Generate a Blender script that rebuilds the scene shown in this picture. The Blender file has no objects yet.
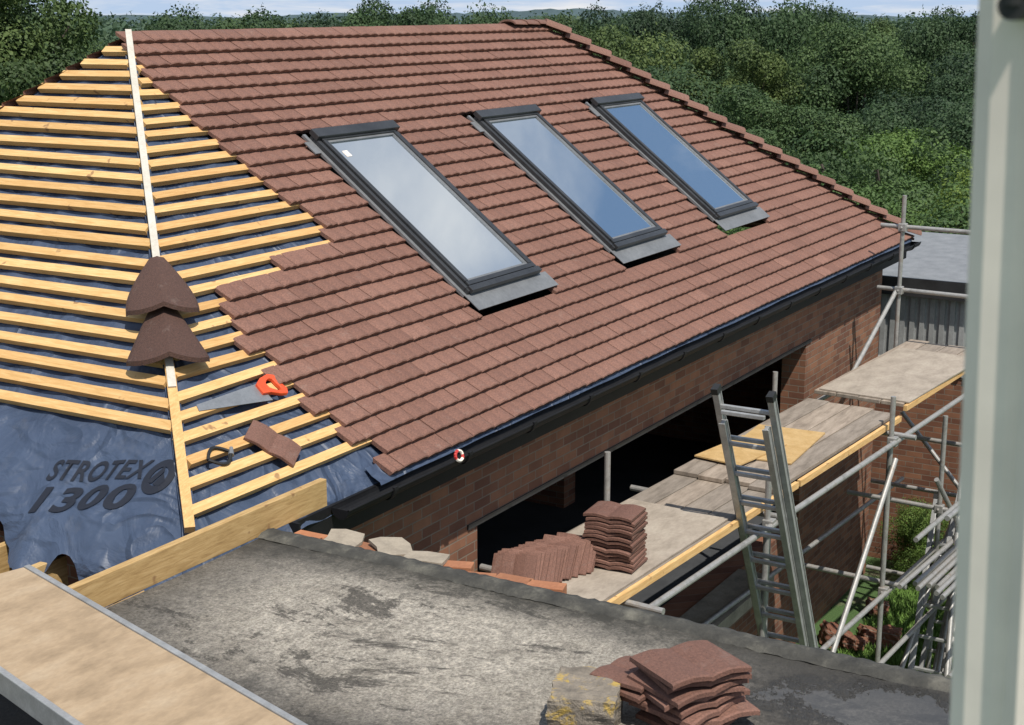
import bpy, math, random
import numpy as np
from mathutils import Matrix, Vector, Euler
random.seed(7); rng=np.random.default_rng(7)
scene=bpy.context.scene
COL=scene.collection
R=random.uniform
# ------------------------------------------------------------------ helpers
W={}
def link(o): COL.objects.link(o)
def top(o,label,cat,group=None):
    o["label"]=label; o["category"]=cat
    if group: o["group"]=group
def empty(name,loc,label,cat,group=None):
    o=bpy.data.objects.new(name,None); o.empty_display_size=.2; o.location=loc; link(o)
    W[o.name]=Matrix.Translation(loc); top(o,label,cat,group); return o
def setpar(c,p):
    c.parent=p; c.matrix_parent_inverse=W.get(p.name,Matrix.Identity(4)).inverted()
class MB:
    def __init__(s): s.v=[]; s.f=[]; s.m=[]; s.c=[]
    def add(s,vs,fs,mi=0,col=None):
        b=len(s.v); s.v+= [tuple(v) for v in vs]; s.f+=[tuple(b+i for i in f) for f in fs]; s.m+=[mi]*len(fs)
        s.c+=[col if col is not None else 1.0]*len(fs)
    def hexa(s,p,mi=0,col=None):
        s.add(p,[(0,3,2,1),(4,5,6,7),(0,1,5,4),(1,2,6,5),(2,3,7,6),(3,0,4,7)],mi,col)
    def box(s,a,b,mi=0,col=None):
        x0,y0,z0=a;x1,y1,z1=b
        s.hexa([(x0,y0,z0),(x1,y0,z0),(x1,y1,z0),(x0,y1,z0),(x0,y0,z1),(x1,y0,z1),(x1,y1,z1),(x0,y1,z1)],mi,col)
    def beam(s,p,q,w,h,upv=(0,0,1),mi=0):
        p=Vector(p);q=Vector(q);d=(q-p).normalized();u=Vector(upv);sd=d.cross(u).normalized();u=sd.cross(d).normalized()
        a=sd*w/2;b=u*h/2
        s.hexa([p-a-b,p+a-b,q+a-b,q-a-b,p-a+b,p+a+b,q+a+b,q-a+b],mi)
    def tube(s,p,q,r,r2=None,n=10,caps=True,mi=0):
        if r2 is None:r2=r
        p=Vector(p);q=Vector(q);d=(q-p).normalized()
        u=Vector((0,0,1)) if abs(d.z)<.9 else Vector((1,0,0))
        a=d.cross(u).normalized();b=a.cross(d)
        vs=[];fs=[]
        for i in range(n):
            t=2*math.pi*i/n; o=a*math.cos(t)+b*math.sin(t)
            vs.append(p+o*r);vs.append(q+o*r2)
        for i in range(n):
            j=(i+1)%n; fs.append((2*i,2*j,2*j+1,2*i+1))
        if caps:
            fs.append(tuple(2*i for i in range(n))[::-1]); fs.append(tuple(2*i+1 for i in range(n)))
        s.add(vs,fs,mi)
    def grid(s,P,mi=0):
        n=len(P);m=len(P[0]); vs=[p for r in P for p in r]
        s.add(vs,[(i*m+j,i*m+j+1,(i+1)*m+j+1,(i+1)*m+j) for i in range(n-1) for j in range(m-1)],mi)
    def obj(s,name,mats,parent=None,smooth=False,bevel=0,loc=None):
        me=bpy.data.meshes.new(name); me.from_pydata(s.v,[],s.f)
        for m in (mats if isinstance(mats,(list,tuple)) else [mats]): me.materials.append(m)
        me.polygons.foreach_set("material_index",s.m)
        if any(c!=1.0 for c in s.c):
            a=me.attributes.new("Col",'FLOAT','FACE'); a.data.foreach_set("value",s.c)
        if smooth: me.polygons.foreach_set("use_smooth",[True]*len(me.polygons))
        me.update()
        o=bpy.data.objects.new(name,me); link(o)
        W[o.name]=Matrix.Identity(4)
        if parent is not None: setpar(o,parent)
        if bevel:
            md=o.modifiers.new("b",'BEVEL'); md.width=bevel; md.segments=2; md.limit_method='ANGLE'
        return o
# ------------------------------------------------------------------ materials
def newmat(name):
    m=bpy.data.materials.new(name); m.use_nodes=True; nt=m.node_tree
    return m,nt,nt.nodes["Principled BSDF"]
def nd(nt,t,**k):
    n=nt.nodes.new(t)
    for a,b in k.items(): setattr(n,a,b)
    return n
def ramp(nt,fac,stops):
    r=nd(nt,'ShaderNodeValToRGB'); e=r.color_ramp.elements
    while len(e)<len(stops): e.new(.5)
    for i,(p,c) in enumerate(stops):
        e[i].position=p; e[i].color=(*c,1)
    nt.links.new(fac,r.inputs[0]); return r.outputs[0]
def noise(nt,vec,scale,detail=6,rough=.6,dist=0):
    n=nd(nt,'ShaderNodeTexNoise'); n.inputs['Scale'].default_value=scale; n.inputs['Detail'].default_value=detail
    n.inputs['Roughness'].default_value=rough; n.inputs['Distortion'].default_value=dist
    nt.links.new(vec,n.inputs['Vector']); return n.outputs['Fac']
def coords(nt,sc=(1,1,1)):
    t=nd(nt,'ShaderNodeTexCoord'); m=nd(nt,'ShaderNodeMapping'); m.inputs['Scale'].default_value=sc
    nt.links.new(t.outputs['Object'],m.inputs[0]); return m.outputs[0]
def mix(nt,fac,a,b,mode='MIX'):
    n=nd(nt,'ShaderNodeMix',data_type='RGBA',blend_type=mode)
    for s,v in ((n.inputs[0],fac),(n.inputs[6],a),(n.inputs[7],b)):
        if isinstance(v,(int,float)): s.default_value=v
        elif isinstance(v,tuple): s.default_value=(*v,1)
        else: nt.links.new(v,s)
    return n.outputs[2]
def math_(nt,op,a,b=None,c=None):
    n=nd(nt,'ShaderNodeMath',operation=op)
    for i,v in enumerate((a,b,c)):
        if v is None: continue
        if isinstance(v,(int,float)): n.inputs[i].default_value=v
        else: nt.links.new(v,n.inputs[i])
    return n.outputs[0]
def bump(nt,h,strength,dist,bs):
    b=nd(nt,'ShaderNodeBump'); b.inputs['Strength'].default_value=strength; b.inputs['Distance'].default_value=dist
    nt.links.new(h,b.inputs['Height']); nt.links.new(b.outputs[0],bs.inputs['Normal'])
def simple(name,c1,c2,scale=8,rough=.7,bmp=.3,bd=.01,sc=(1,1,1),metal=0,c3=None,detail=8,objrand=0,dist=0,spec=None):
    m,nt,bs=newmat(name); v=coords(nt,sc)
    f=noise(nt,v,scale,detail,.65,dist)
    st=[(.3,c1),(.7,c2)]
    if c3: st=[(.25,c1),(.52,c2),(.75,c3)]
    c=ramp(nt,f,st)
    f2=noise(nt,v,scale*9,4)
    c=mix(nt,.5,c,ramp(nt,f2,[(.3,(.65,.65,.65)),(.7,(1,1,1))]),'MULTIPLY')
    if objrand:
        oi=nd(nt,'ShaderNodeObjectInfo'); lo=1-objrand
        c=mix(nt,1.0,c,ramp(nt,oi.outputs['Random'],[(0,(lo,lo,lo)),(1,(1.1,1.05,1))]),'MULTIPLY')
    nt.links.new(c,bs.inputs['Base Color']); bs.inputs['Roughness'].default_value=rough; bs.inputs['Metallic'].default_value=metal
    if spec is not None: bs.inputs['Specular IOR Level'].default_value=spec
    if bmp: bump(nt,f2,bmp,bd,bs)
    return m
def tile_mat(name,attr=True,k=1.0):
    m,nt,bs=newmat(name); v=coords(nt)
    if attr:
        a=nd(nt,'ShaderNodeAttribute',attribute_name="Col"); fac=a.outputs['Fac']
    else: fac=nd(nt,'ShaderNodeObjectInfo').outputs['Random']
    c=ramp(nt,fac,[(0,(.186*k,.092*k,.066*k)),(.5,(.222*k,.112*k,.081*k)),(1,(.266*k,.139*k,.102*k))])
    big=noise(nt,v,.8,5,.6)
    c=mix(nt,.5,c,ramp(nt,big,[(.3,(.80,.78,.78)),(.7,(1.05,1.05,1.05))]),'MULTIPLY')
    fine=noise(nt,v,80,4,.8)
    c=mix(nt,.9,c,ramp(nt,fine,[(.32,(.48,.48,.48)),(.70,(1.3,1.25,1.22))]),'MULTIPLY')
    st=noise(nt,v,9,7,.7)
    c=mix(nt,ramp(nt,st,[(.58,(0,0,0)),(.8,(.32,.32,.32))]),c,(.34,.28,.24))
    nt.links.new(c,bs.inputs['Base Color']); bs.inputs['Roughness'].default_value=.8
    bump(nt,fine,.6,.008,bs); return m
M_tile=tile_mat("roof_tile_concrete"); M_tile2=tile_mat("loose_tile_concrete",False,.90); M_bon=tile_mat("dark_bonnet_concrete",False,.40)
def wood(name,c1,c2,c3,sc):
    m,nt,bs=newmat(name); v=coords(nt,sc)
    f=noise(nt,v,10,8,.65,.6); c=ramp(nt,f,[(.3,c1),(.5,c2),(.7,c3)])
    oi=nd(nt,'ShaderNodeObjectInfo')
    c=mix(nt,1.0,c,ramp(nt,oi.outputs['Random'],[(0,(.80,.72,.62)),(1,(1.06,1.03,1.0))]),'MULTIPLY')
    kn=noise(nt,coords(nt),9,2); c=mix(nt,ramp(nt,kn,[(.68,(0,0,0)),(.74,(.7,.7,.7))]),c,(.20,.10,.045))
    nt.links.new(c,bs.inputs['Base Color']); bs.inputs['Roughness'].default_value=.65; bump(nt,f,.3,.006,bs); return m
M_batY=wood("pine_batten_lengthwise",(.54,.33,.12),(.67,.43,.18),(.77,.55,.27),(6,.5,6))
M_batX=wood("pine_batten_crosswise",(.52,.31,.11),(.65,.41,.17),(.75,.53,.25),(.5,6,6))
M_beam=wood("construction_timber",(.34,.22,.09),(.48,.33,.145),(.60,.44,.22),(.6,5,5))
M_ply=simple("weathered_plywood",(.24,.17,.10),(.40,.29,.18),3,.75,.15,.004,(1,2,1),c3=(.47,.36,.24))
M_sheet=simple("dusty_grey_plywood",(.24,.20,.155),(.38,.32,.255),2.5,.8,.15,.004,(1,2,1),c3=(.46,.40,.32))
M_board=simple("dusty_scaffold_board",(.17,.14,.11),(.32,.27,.22),5,.85,.3,.004,(.6,3,1),c3=(.42,.36,.30),objrand=.25)
M_osb=simple("orange_plywood",(.45,.28,.10),(.60,.41,.19),6,.7,.3,.004)
M_white=simple("cream_weathered_timber",(.50,.46,.38),(.64,.60,.52),6,.6,.1,.002,(1,1,1))
M_pvc=simple("white_plastic_frame",(.93,.82,.72),(.94,.84,.74),2,.7,0,spec=.15)
M_black=simple("black_plastic",(.008,.008,.009),(.016,.016,.017),4,.6,0,spec=.2)
M_rub=simple("black_rubber",(.010,.010,.010),(.02,.02,.02),4,.6,0)
M_frame=simple("dark_grey_aluminium_cladding",(.035,.036,.038),(.06,.062,.065),3,.38,.02,.001,metal=.3)
M_flash=simple("grey_metal_flashing",(.17,.175,.18),(.25,.255,.26),3,.5,.05,.002,metal=.3)
M_alu=simple("dull_aluminium",(.34,.34,.33),(.52,.52,.51),10,.5,.1,.001,metal=.5)
M_galv=simple("galvanised_steel_tube",(.24,.23,.21),(.42,.41,.39),9,.5,.2,.002,metal=.45,c3=(.32,.27,.22))
M_conc=simple("weathered_concrete",(.16,.14,.11),(.30,.26,.20),5,.9,.5,.008,c3=(.38,.34,.27))
M_clay=simple("orange_clay",(.30,.12,.06),(.45,.20,.10),7,.85,.4,.005,objrand=.3)
M_slab=simple("pale_stone_slab",(.26,.22,.17),(.40,.34,.26),8,.85,.4,.004)
M_orange=simple("orange_plastic",(.75,.08,.02),(.80,.10,.03),3,.35,0)
M_steel=simple("saw_steel",(.25,.26,.27),(.34,.35,.36),12,.45,.05,.001,metal=.5)
M_felt=simple("grey_roofing_felt",(.16,.17,.18),(.25,.26,.27),4,.8,.4,.004)
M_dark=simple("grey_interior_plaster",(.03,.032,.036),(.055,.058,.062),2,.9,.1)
M_text=simple("dark_blue_print",(.008,.010,.018),(.012,.015,.026),6,.6,0)
M_red=simple("red_tape",(.55,.04,.03),(.6,.05,.04),4,.4,0)
M_grass=simple("bright_lawn_grass",(.10,.20,.03),(.20,.34,.07),5,.9,.9,.03)
# moss on stone
m,nt,bs=newmat("mossy_stone"); v=coords(nt); a=noise(nt,v,9,8,.7); b=noise(nt,v,9,6,.75,.5); f=noise(nt,v,60,4)
c=ramp(nt,a,[(.3,(.14,.12,.095)),(.7,(.33,.28,.22))]); c=mix(nt,ramp(nt,b,[(.53,(0,0,0)),(.62,(.8,.8,.8))]),c,(.50,.33,.05))
nt.links.new(c,bs.inputs['Base Color']); bs.inputs['Roughness'].default_value=.95; bump(nt,math_(nt,'ADD',f,b),.8,.02,bs); M_moss=m
# membrane
m,nt,bs=newmat("blue_grey_roof_membrane"); v=coords(nt)
f=noise(nt,v,2.2,6,.6); c=ramp(nt,f,[(.3,(.038,.056,.098)),(.7,(.054,.078,.130))])
du=noise(nt,v,5,8,.7); c=mix(nt,ramp(nt,du,[(.56,(0,0,0)),(.8,(.35,.35,.35))]),c,(.15,.15,.16))
nt.links.new(c,bs.inputs['Base Color']); bs.inputs['Roughness'].default_value=.52
cr1=noise(nt,coords(nt,(1,.55,1)),2.6,2.5,.45,.9); ab=math_(nt,'ABSOLUTE',math_(nt,'SUBTRACT',cr1,.5)); rid=math_(nt,'MINIMUM',math_(nt,'MULTIPLY',ab,11.0),1.0)
f3=noise(nt,v,3.0,4,.55,.8); hh_=math_(nt,'ADD',math_(nt,'MULTIPLY',rid,-.45),f3); bump(nt,hh_,.75,.06,bs); M_mem=m
# brick
def brick_mat(name,c1,c2,mort):
    m,nt,bs=newmat(name); tc=nd(nt,'ShaderNodeTexCoord'); sp=nd(nt,'ShaderNodeSeparateXYZ'); nt.links.new(tc.outputs['Object'],sp.inputs[0])
    cb=nd(nt,'ShaderNodeCombineXYZ'); nt.links.new(math_(nt,'ADD',sp.outputs[0],sp.outputs[1]),cb.inputs[0]); nt.links.new(sp.outputs[2],cb.inputs[1])
    b=nd(nt,'ShaderNodeTexBrick'); nt.links.new(cb.outputs[0],b.inputs['Vector'])
    b.inputs['Scale'].default_value=1; b.inputs['Brick Width'].default_value=.245; b.inputs['Row Height'].default_value=.082
    b.inputs['Mortar Size'].default_value=.006; b.inputs['Mortar Smooth'].default_value=.2; b.inputs['Bias'].default_value=0
    b.inputs['Color1'].default_value=(*c1,1); b.inputs['Color2'].default_value=(*c2,1); b.inputs['Mortar'].default_value=(*mort,1)
    n=noise(nt,tc.outputs['Object'],5,6); c=mix(nt,.55,b.outputs[0],ramp(nt,n,[(.3,(.6,.55,.55)),(.7,(1.1,1.1,1.1))]),'MULTIPLY')
    nt.links.new(c,bs.inputs['Base Color']); bs.inputs['Roughness'].default_value=.9
    bump(nt,math_(nt,'SUBTRACT',1.0,b.outputs['Fac']),.7,.01,bs); return m
M_brick=brick_mat("red_brown_brickwork",(.155,.064,.038),(.285,.132,.072),(.23,.185,.14))
# glass
m,nt,bs=newmat("skylight_glass"); bs.inputs['Base Color'].default_value=(.02,.025,.03,1); bs.inputs['Roughness'].default_value=.3
g=nd(nt,'ShaderNodeBsdfGlossy'); g.inputs['Roughness'].default_value=.02; g.inputs['Color'].default_value=(.92,.97,1,1)
mx=nd(nt,'ShaderNodeMixShader'); mx.inputs[0].default_value=.80
nt.links.new(bs.outputs[0],mx.inputs[1]); nt.links.new(g.outputs[0],mx.inputs[2])
nt.links.new(mx.outputs[0],nt.nodes['Material Output'].inputs['Surface']); M_glass=m
# flat roof
m,nt,bs=newmat("weathered_flat_roof"); v=coords(nt); sp=nd(nt,'ShaderNodeSeparateXYZ'); nt.links.new(v,sp.inputs[0])
a=noise(nt,v,.8,9,.72,.3); b=noise(nt,v,3.0,9,.78,.2); f=noise(nt,v,60,5,.8); st=noise(nt,coords(nt,(1.0,.45,1)),1.9,10,.82,.4); mid=noise(nt,v,17,6,.8)
def mrange(val,f0,f1,t0,t1):
    n=nd(nt,'ShaderNodeMapRange'); nt.links.new(val,n.inputs[0]); n.inputs[1].default_value=f0; n.inputs[2].default_value=f1; n.inputs[3].default_value=t0; n.inputs[4].default_value=t1; return n.outputs[0]
c=ramp(nt,a,[(.36,(.15,.132,.110)),(.5,(.26,.235,.20)),(.62,(.35,.315,.27))])
dp=nd(nt,'ShaderNodeVectorMath',operation='DISTANCE'); nt.links.new(coords(nt,(.9,.48,1)),dp.inputs[0]); dp.inputs[1].default_value=(5.65*.9,3.9*.48,5.0)
pw=mrange(math_(nt,'MULTIPLY_ADD',b,.9,dp.outputs['Value']),.9,1.35,.9,0)
c=mix(nt,pw,c,(.58,.52,.43))
c=mix(nt,.65,c,ramp(nt,b,[(.36,(.45,.44,.42)),(.56,(1.05,1.05,1.05))]),'MULTIPLY')
c=mix(nt,.75,c,ramp(nt,mid,[(.35,(.45,.45,.45)),(.6,(1.15,1.15,1.15))]),'MULTIPLY')
c=mix(nt,ramp(nt,st,[(.545,(0,0,0)),(.58,(.8,.8,.8))]),c,(.06,.053,.043))
c=mix(nt,.95,c,ramp(nt,f,[(.32,(.3,.3,.3)),(.68,(1.5,1.5,1.5))]),'MULTIPLY')
c=mix(nt,mrange(math_(nt,'MULTIPLY_ADD',b,.8,sp.outputs[0]),6.4,6.75,0,1),c,(.05,.046,.036))
c=mix(nt,mrange(math_(nt,'MULTIPLY_ADD',b,.9,sp.outputs[1]),5.2,6.0,0,.7),c,(.045,.041,.034))
c=mix(nt,mrange(math_(nt,'MULTIPLY_ADD',b,-1.4,sp.outputs[0]),3.75,4.2,.85,0),c,(.04,.037,.032))
dv=nd(nt,'ShaderNodeVectorMath',operation='DISTANCE'); nt.links.new(coords(nt,(1.3,.7,1)),dv.inputs[0]); dv.inputs[1].default_value=(6.0*1.3,1.62*.7,5.0)
wet=mrange(math_(nt,'MULTIPLY_ADD',b,1.0,dv.outputs['Value']),.80,.92,1,0)
damp=mrange(math_(nt,'MULTIPLY_ADD',b,1.2,dv.outputs['Value']),1.0,1.4,.8,0)
c=mix(nt,damp,c,(.05,.046,.04))
nt.links.new(c,bs.inputs['Base Color'])
rr=mix(nt,wet,(.88,.88,.88),(.03,.03,.03)); nt.links.new(rr,bs.inputs['Roughness'])
hm=math_(nt,'MULTIPLY',math_(nt,'ADD',f,mid),math_(nt,'SUBTRACT',1.0,wet))
bump(nt,hm,.9,.02,bs); M_flat=m
# foliage
def leaf_mat(name,c1,c2,c3,vr=1):
    m,nt,bs=newmat(name)
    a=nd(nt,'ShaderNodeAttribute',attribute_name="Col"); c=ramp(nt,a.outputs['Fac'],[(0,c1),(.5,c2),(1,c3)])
    oi=nd(nt,'ShaderNodeObjectInfo'); c=mix(nt,1.0,c,ramp(nt,oi.outputs['Random'],[(0,(.55,.66,.72)),(.4,(.78,.90,.82)),(.75,(1.0,1.06,.85)),(1,(1.35,1.2,.82))]),'MULTIPLY')
    nt.links.new(c,bs.inputs['Base Color']); bs.inputs['Roughness'].default_value=.7
    tr=nd(nt,'ShaderNodeBsdfTranslucent'); nt.links.new(c,tr.inputs[0]); mx=nd(nt,'ShaderNodeMixShader'); mx.inputs[0].default_value=.25
    nt.links.new(bs.outputs[0],mx.inputs[1]); nt.links.new(tr.outputs[0],mx.inputs[2]); nt.links.new(mx.outputs[0],nt.nodes['Material Output'].inputs['Surface'])
    return m
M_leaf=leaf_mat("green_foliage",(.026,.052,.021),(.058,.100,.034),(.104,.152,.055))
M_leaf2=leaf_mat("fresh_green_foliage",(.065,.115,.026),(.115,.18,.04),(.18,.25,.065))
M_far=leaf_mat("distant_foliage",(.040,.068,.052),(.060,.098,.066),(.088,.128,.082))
M_bark=simple("tree_bark",(.05,.04,.03),(.12,.10,.08),6,.9,.6,.02,(1,1,.3))
# ground
m,nt,bs=newmat("garden_grass_and_fields"); v=coords(nt)
a=noise(nt,v,.02,6); b=noise(nt,v,1.5,8,.7); f=noise(nt,v,40,4,.7)
c=ramp(nt,a,[(.35,(.05,.10,.028)),(.55,(.09,.16,.04)),(.7,(.13,.18,.05))])
c=mix(nt,ramp(nt,b,[(.54,(0,0,0)),(.66,(.8,.8,.8))]),c,(.16,.13,.09))
c=mix(nt,.8,c,ramp(nt,f,[(.3,(.5,.5,.5)),(.7,(1.3,1.3,1.3))]),'MULTIPLY')
nt.links.new(c,bs.inputs['Base Color']); bs.inputs['Roughness'].default_value=.95; bump(nt,f,.6,.04,bs); M_ground=m
M_hill=simple("haze_tinted_wooded_hill",(.045,.075,.085),(.07,.11,.12),.02,.95,0)  # bluish distance haze painted into the hill colour, no atmosphere used

# ------------------------------------------------------------------ ground
def gz(x,y):
    r=max(0,math.hypot(x-10,y-8)-18); t=min(1,r/55); t=t*t*(3-2*t)
    return -5.0*t-max(0,r-300)*.022
mb=MB(); P=[]
rad=[0,3,6,9,12,15,18,21,24,28,32,38,45,52,60,70,85,110,150,220,350,600,1200,2500,6000,12000]
for r in rad:
    P.append([(10+r*math.cos(t*math.pi/32),8+r*math.sin(t*math.pi/32),gz(10+r*math.cos(t*math.pi/32),8+r*math.sin(t*math.pi/32))) for t in range(65)])
mb.grid(P); g=mb.obj("ground",M_ground,smooth=True); g["kind"]="structure"
for k,(az0,az1,D,h0) in enumerate([(10,75,1500,-3.5),(0,70,2400,-4)]):
    mb=MB();P=[[],[],[]]
    for i in range(241):
        a=math.radians(az0+(az1-az0)*i/240); h=h0+(k+1)*(2.2*math.sin(i*.06+k*2)+1.2*math.sin(i*.21))+ (k+1)*.7*R(-1,1)
        for j,(dd,zz) in enumerate([(-100,-60),(0,h),(900,-90)]):
            P[j].append(((D+dd)*math.cos(a),(D+dd)*math.sin(a),zz))
    mb.grid(P); o=mb.obj("hill",M_hill,smooth=True); o["kind"]="structure"

# ------------------------------------------------------------------ main roof geometry
T=.7642; CP=.7944; SP=.6072; Y0=5.69
TH=.813; CH=.776; SH=.631
def mp(x,y,h=0): return (x, y-SP*h, T*y+.55+CP*h)      # front slope
def hp(x,y,h=0): return (x-SH*h, y, TH*x-.015+CH*h)      # hip end slope
def hx(y): return .94*y+.695
def hy(x): return (x-.695)/.94
def fy(x): return 9.5+(9.625-x)*1.06
HR=26.25
house=empty("house",(13.2,9.5,0),"brick bungalow with half-tiled hipped roof and three skylights under construction","house")
SK=[(10.47,11.69),(13.17,14.39),(15.75,16.97)]; SY0,SY1=6.64,8.26
edge=[(5.6,8.02),(5.95,8.02),(6.1,7.94),(6.5,7.84),(6.9,7.84),(7.15,7.98),(7.21,8.06),(7.215,8.80),(7.33,8.85),(7.335,9.62),(7.55,9.66),(7.9,9.54),(8.4,9.44),(9.0,9.40),(9.6,9.5)]
def edgex(y): return float(np.interp(y,[e[0] for e in edge],[e[1] for e in edge]))
g_=(9.5-Y0)/CP/30
mb=MB()
prof=[]
for i in range(13):
    f=i/12; hh=.5-abs((f*2)%1-.5) ; prof.append((f,-.012+.022*(hh*2)**.55 if 0<i<12 else -.012))
prof=[(f,z*.75) for f,z in prof]; prof[6]=(.5,-.006)
wt=.30
for r in range(30):
    s0=r*g_; yn=Y0+s0*CP; yc=yn+g_*CP/2
    x=edgex(yc)+R(-.05,.05); firstw=.30 if r%2 else .15
    if yc<7.2: x+=(.09 if r%2 else -.02)
    xr=HR-yn; j_=0
    while x<xr:
        wcur=firstw if j_==0 else wt
        j_+=1
        xa,xb=x+.0025,min(x+wcur-.0025,xr+.02)
        segs=[(xa,xb)]
        if SY0-.14<yc<SY1+.12:
            for a,b in SK:
                a-=.03;b+=.03; ns=[]
                for (p,q) in segs:
                    if q<=a or p>=b: ns.append((p,q))
                    else:
                        if p<a: ns.append((p,a))
                        if q>b: ns.append((b,q))
                segs=ns
        dh=R(-.002,.002); ds=R(-.003,.003); rot=R(-.003,.003); col=min(.99,max(.01,random.gauss(.5,.17)))
        for (p,q) in segs:
            if q-p<.02: continue
            vs=[]
            for (ss,hh) in ((ds+.004,-.044),(ds-.001,-.006),(ds+.008,0),(g_*.6,-.020),(g_+.02,-.044)):
                for (f,hz) in prof:
                    xx=p+(q-p)*f; sv=s0+ss+(f-.5)*rot; 
                    hv=hh+(hz if hh>-.03 else 0)+dh+(f-.5)*rot
                    yy=min(Y0+sv*CP,9.52)
                    xm=HR-yy+.0
                    vs.append(mp(min(xx,xm),yy,hv))
            n=len(prof); fs=[]
            for a in range(4):
                for b in range(n-1): fs.append((a*n+b,a*n+b+1,(a+1)*n+b+1,(a+1)*n+b))
            vs.append(mp(p,Y0+(s0+g_)*CP,-.07)); vs.append(mp(q,Y0+(s0+g_)*CP,-.07))
            k=len(vs); fs.append((0,n,2*n,3*n,4*n,k-2)); fs.append((n-1,k-1,5*n-1,4*n-1,3*n-1,2*n-1,))
            mb.add(vs,fs,0,col)
        x+=wcur
roof=mb.obj("roof",M_tile,house); roof["label"]="hipped roof with brown concrete tiles half laid"
mb=MB()
for r in range(30):
    ya=Y0+r*g_*CP; yb=ya+g_*CP
    for side in (0,1):
        if side==0:
            A=[(ya+.13,19-ya),(HR-ya,19-ya),(HR-yb,19-yb),(yb+.13,19-yb)]
        else:
            A=[(HR-ya,ya),(HR-ya,19-ya),(HR-yb,19-yb),(HR-yb,yb)]
        za=T*ya+.52; zb=T*yb+.52-.03
        vs=[(A[0][0],A[0][1],za),(A[1][0],A[1][1],za),(A[2][0],A[2][1],zb),(A[3][0],A[3][1],zb),(A[0][0],A[0][1],za-.03),(A[1][0],A[1][1],za-.03)]
        mb.add(vs,[(0,1,2,3),(4,5,1,0)],0,R(.3,.7))
mb.obj("rear_tiling",M_tile,roof)
# underlay
def hem(y): return float(np.interp(y,[5.6,5.72,5.95,6.1,6.3,6.5,6.7,6.9,7.1,7.3,7.6,8,13.5],[6.02,5.98,5.82,5.72,5.66,5.86,5.96,5.84,5.80,6.0,6.10,5.98,5.95]))
def hipoff(x,y):
    h=-.088-.014*abs(math.sin(math.pi*y/.42))
    k=max(0,min(1,(6.72-x)/.35))
    h+=k*(.022*math.sin(y*4.1+x*3)+.010*math.sin(y*7+x*6))
    k2=max(0,(6.16-x)/.3); h-= .12*k2*k2*(.7+.4*math.sin(y*7)); h+=k2*(.034*math.sin(y*11+x*4)+.014*math.sin(y*23-x*9))
    return h
mb=MB();P=[]
for i in range(261):
    y=5.66+(13.3-5.66)*i/260; t=min(hx(y),9.625-(y-9.5)/1.06); h0=hem(y)+.025*math.sin(y*17)+.012*math.sin(y*41); row=[]
    for j in range(71):
        x=h0+(t-h0)*j/70
        row.append(hp(x,y,hipoff(x,y)))
    P.append(row)
mb.grid(P)
P=[]
for i in range(121):
    y=5.66+(9.5-5.66)*i/120; row=[]
    for j in range(71):
        a=hx(y); b=edgex(y)+.7; x=a+(b-a)*j/70
        h=-.088-.014*abs(math.sin(math.pi*x/.42))
        if y<5.98: k=min(1,(5.98-y)/.3); h+=k*(.022*math.sin(x*8)+.012*math.sin(x*17))-.08*max(0,5.80-y)/.18
        row.append(mp(x,y,h))
    P.append(row)
mb.grid(P)
P=[]
for i in range(261):
    x=7.9+(20.5-7.9)*i/260; w=.003*math.sin(x*2.1)+.002*math.sin(x*7)
    P.append([mp(x,5.80,-.06),mp(x,5.74,-.064),(x,5.715+w*.5,4.855),(x,5.705+w*.6,4.838+w)])
mb.grid(P)
ul=mb.obj("underlay",M_mem,roof,smooth=True)
# battens
bh0,bh1=-.086,-.038; gx=g_*CP; bw=.070
x=6.70
while x<9.50:
    mb=MB(); ya=hy(x)+R(.04,.10); yb=fy(x)-.05
    w=bw+R(-.004,.004); d0,d1=R(-.010,.010),R(-.012,.012)
    p=[hp(x+d0,ya,bh0),hp(x+d0+w*CH,ya,bh0),hp(x+d1+w*CH,yb,bh0),hp(x+d1,yb,bh0),hp(x+d0,ya,bh1),hp(x+d0+w*CH,ya,bh1),hp(x+d1+w*CH,yb,bh1),hp(x+d1,yb,bh1)]
    mb.hexa(p); mb.obj("batten",M_batY,roof); x+=.1242
y=5.93
while y<9.45:
    mb=MB(); xa=hx(y)+R(.05,.11); xb=edgex(y+.02)+R(.2,.4)
    w=bw+R(-.004,.004); d0,d1=R(-.010,.010),R(-.006,.006)
    p=[mp(xa,y+d0,bh0),mp(xb,y+d1,bh0),mp(xb,y+d1+w*CP,bh0),mp(xa,y+d0+w*CP,bh0),mp(xa,y+d0,bh1),mp(xb,y+d1,bh1-.008),mp(xb,y+d1+w*CP,bh1-.008),mp(xa,y+d0+w*CP,bh1)]
    mb.hexa(p); mb.obj("batten",M_batX,roof); y+=gx
def hipP(x,h=0,e=0): # along near hip
    return Vector((x+e*.7071,hy(x)-e*.7071,TH*x-.015+h))
mb=MB(); mb.beam(hipP(6.95,-.04),hipP(9.63,-.03),.052,.045); mb.obj("hip_board",M_white,roof)
mb=MB(); mb.beam(hipP(6.22,-.04),hipP(7.1,-.062),.062,.05); mb.obj("hip_batten",M_batX,roof)
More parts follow.
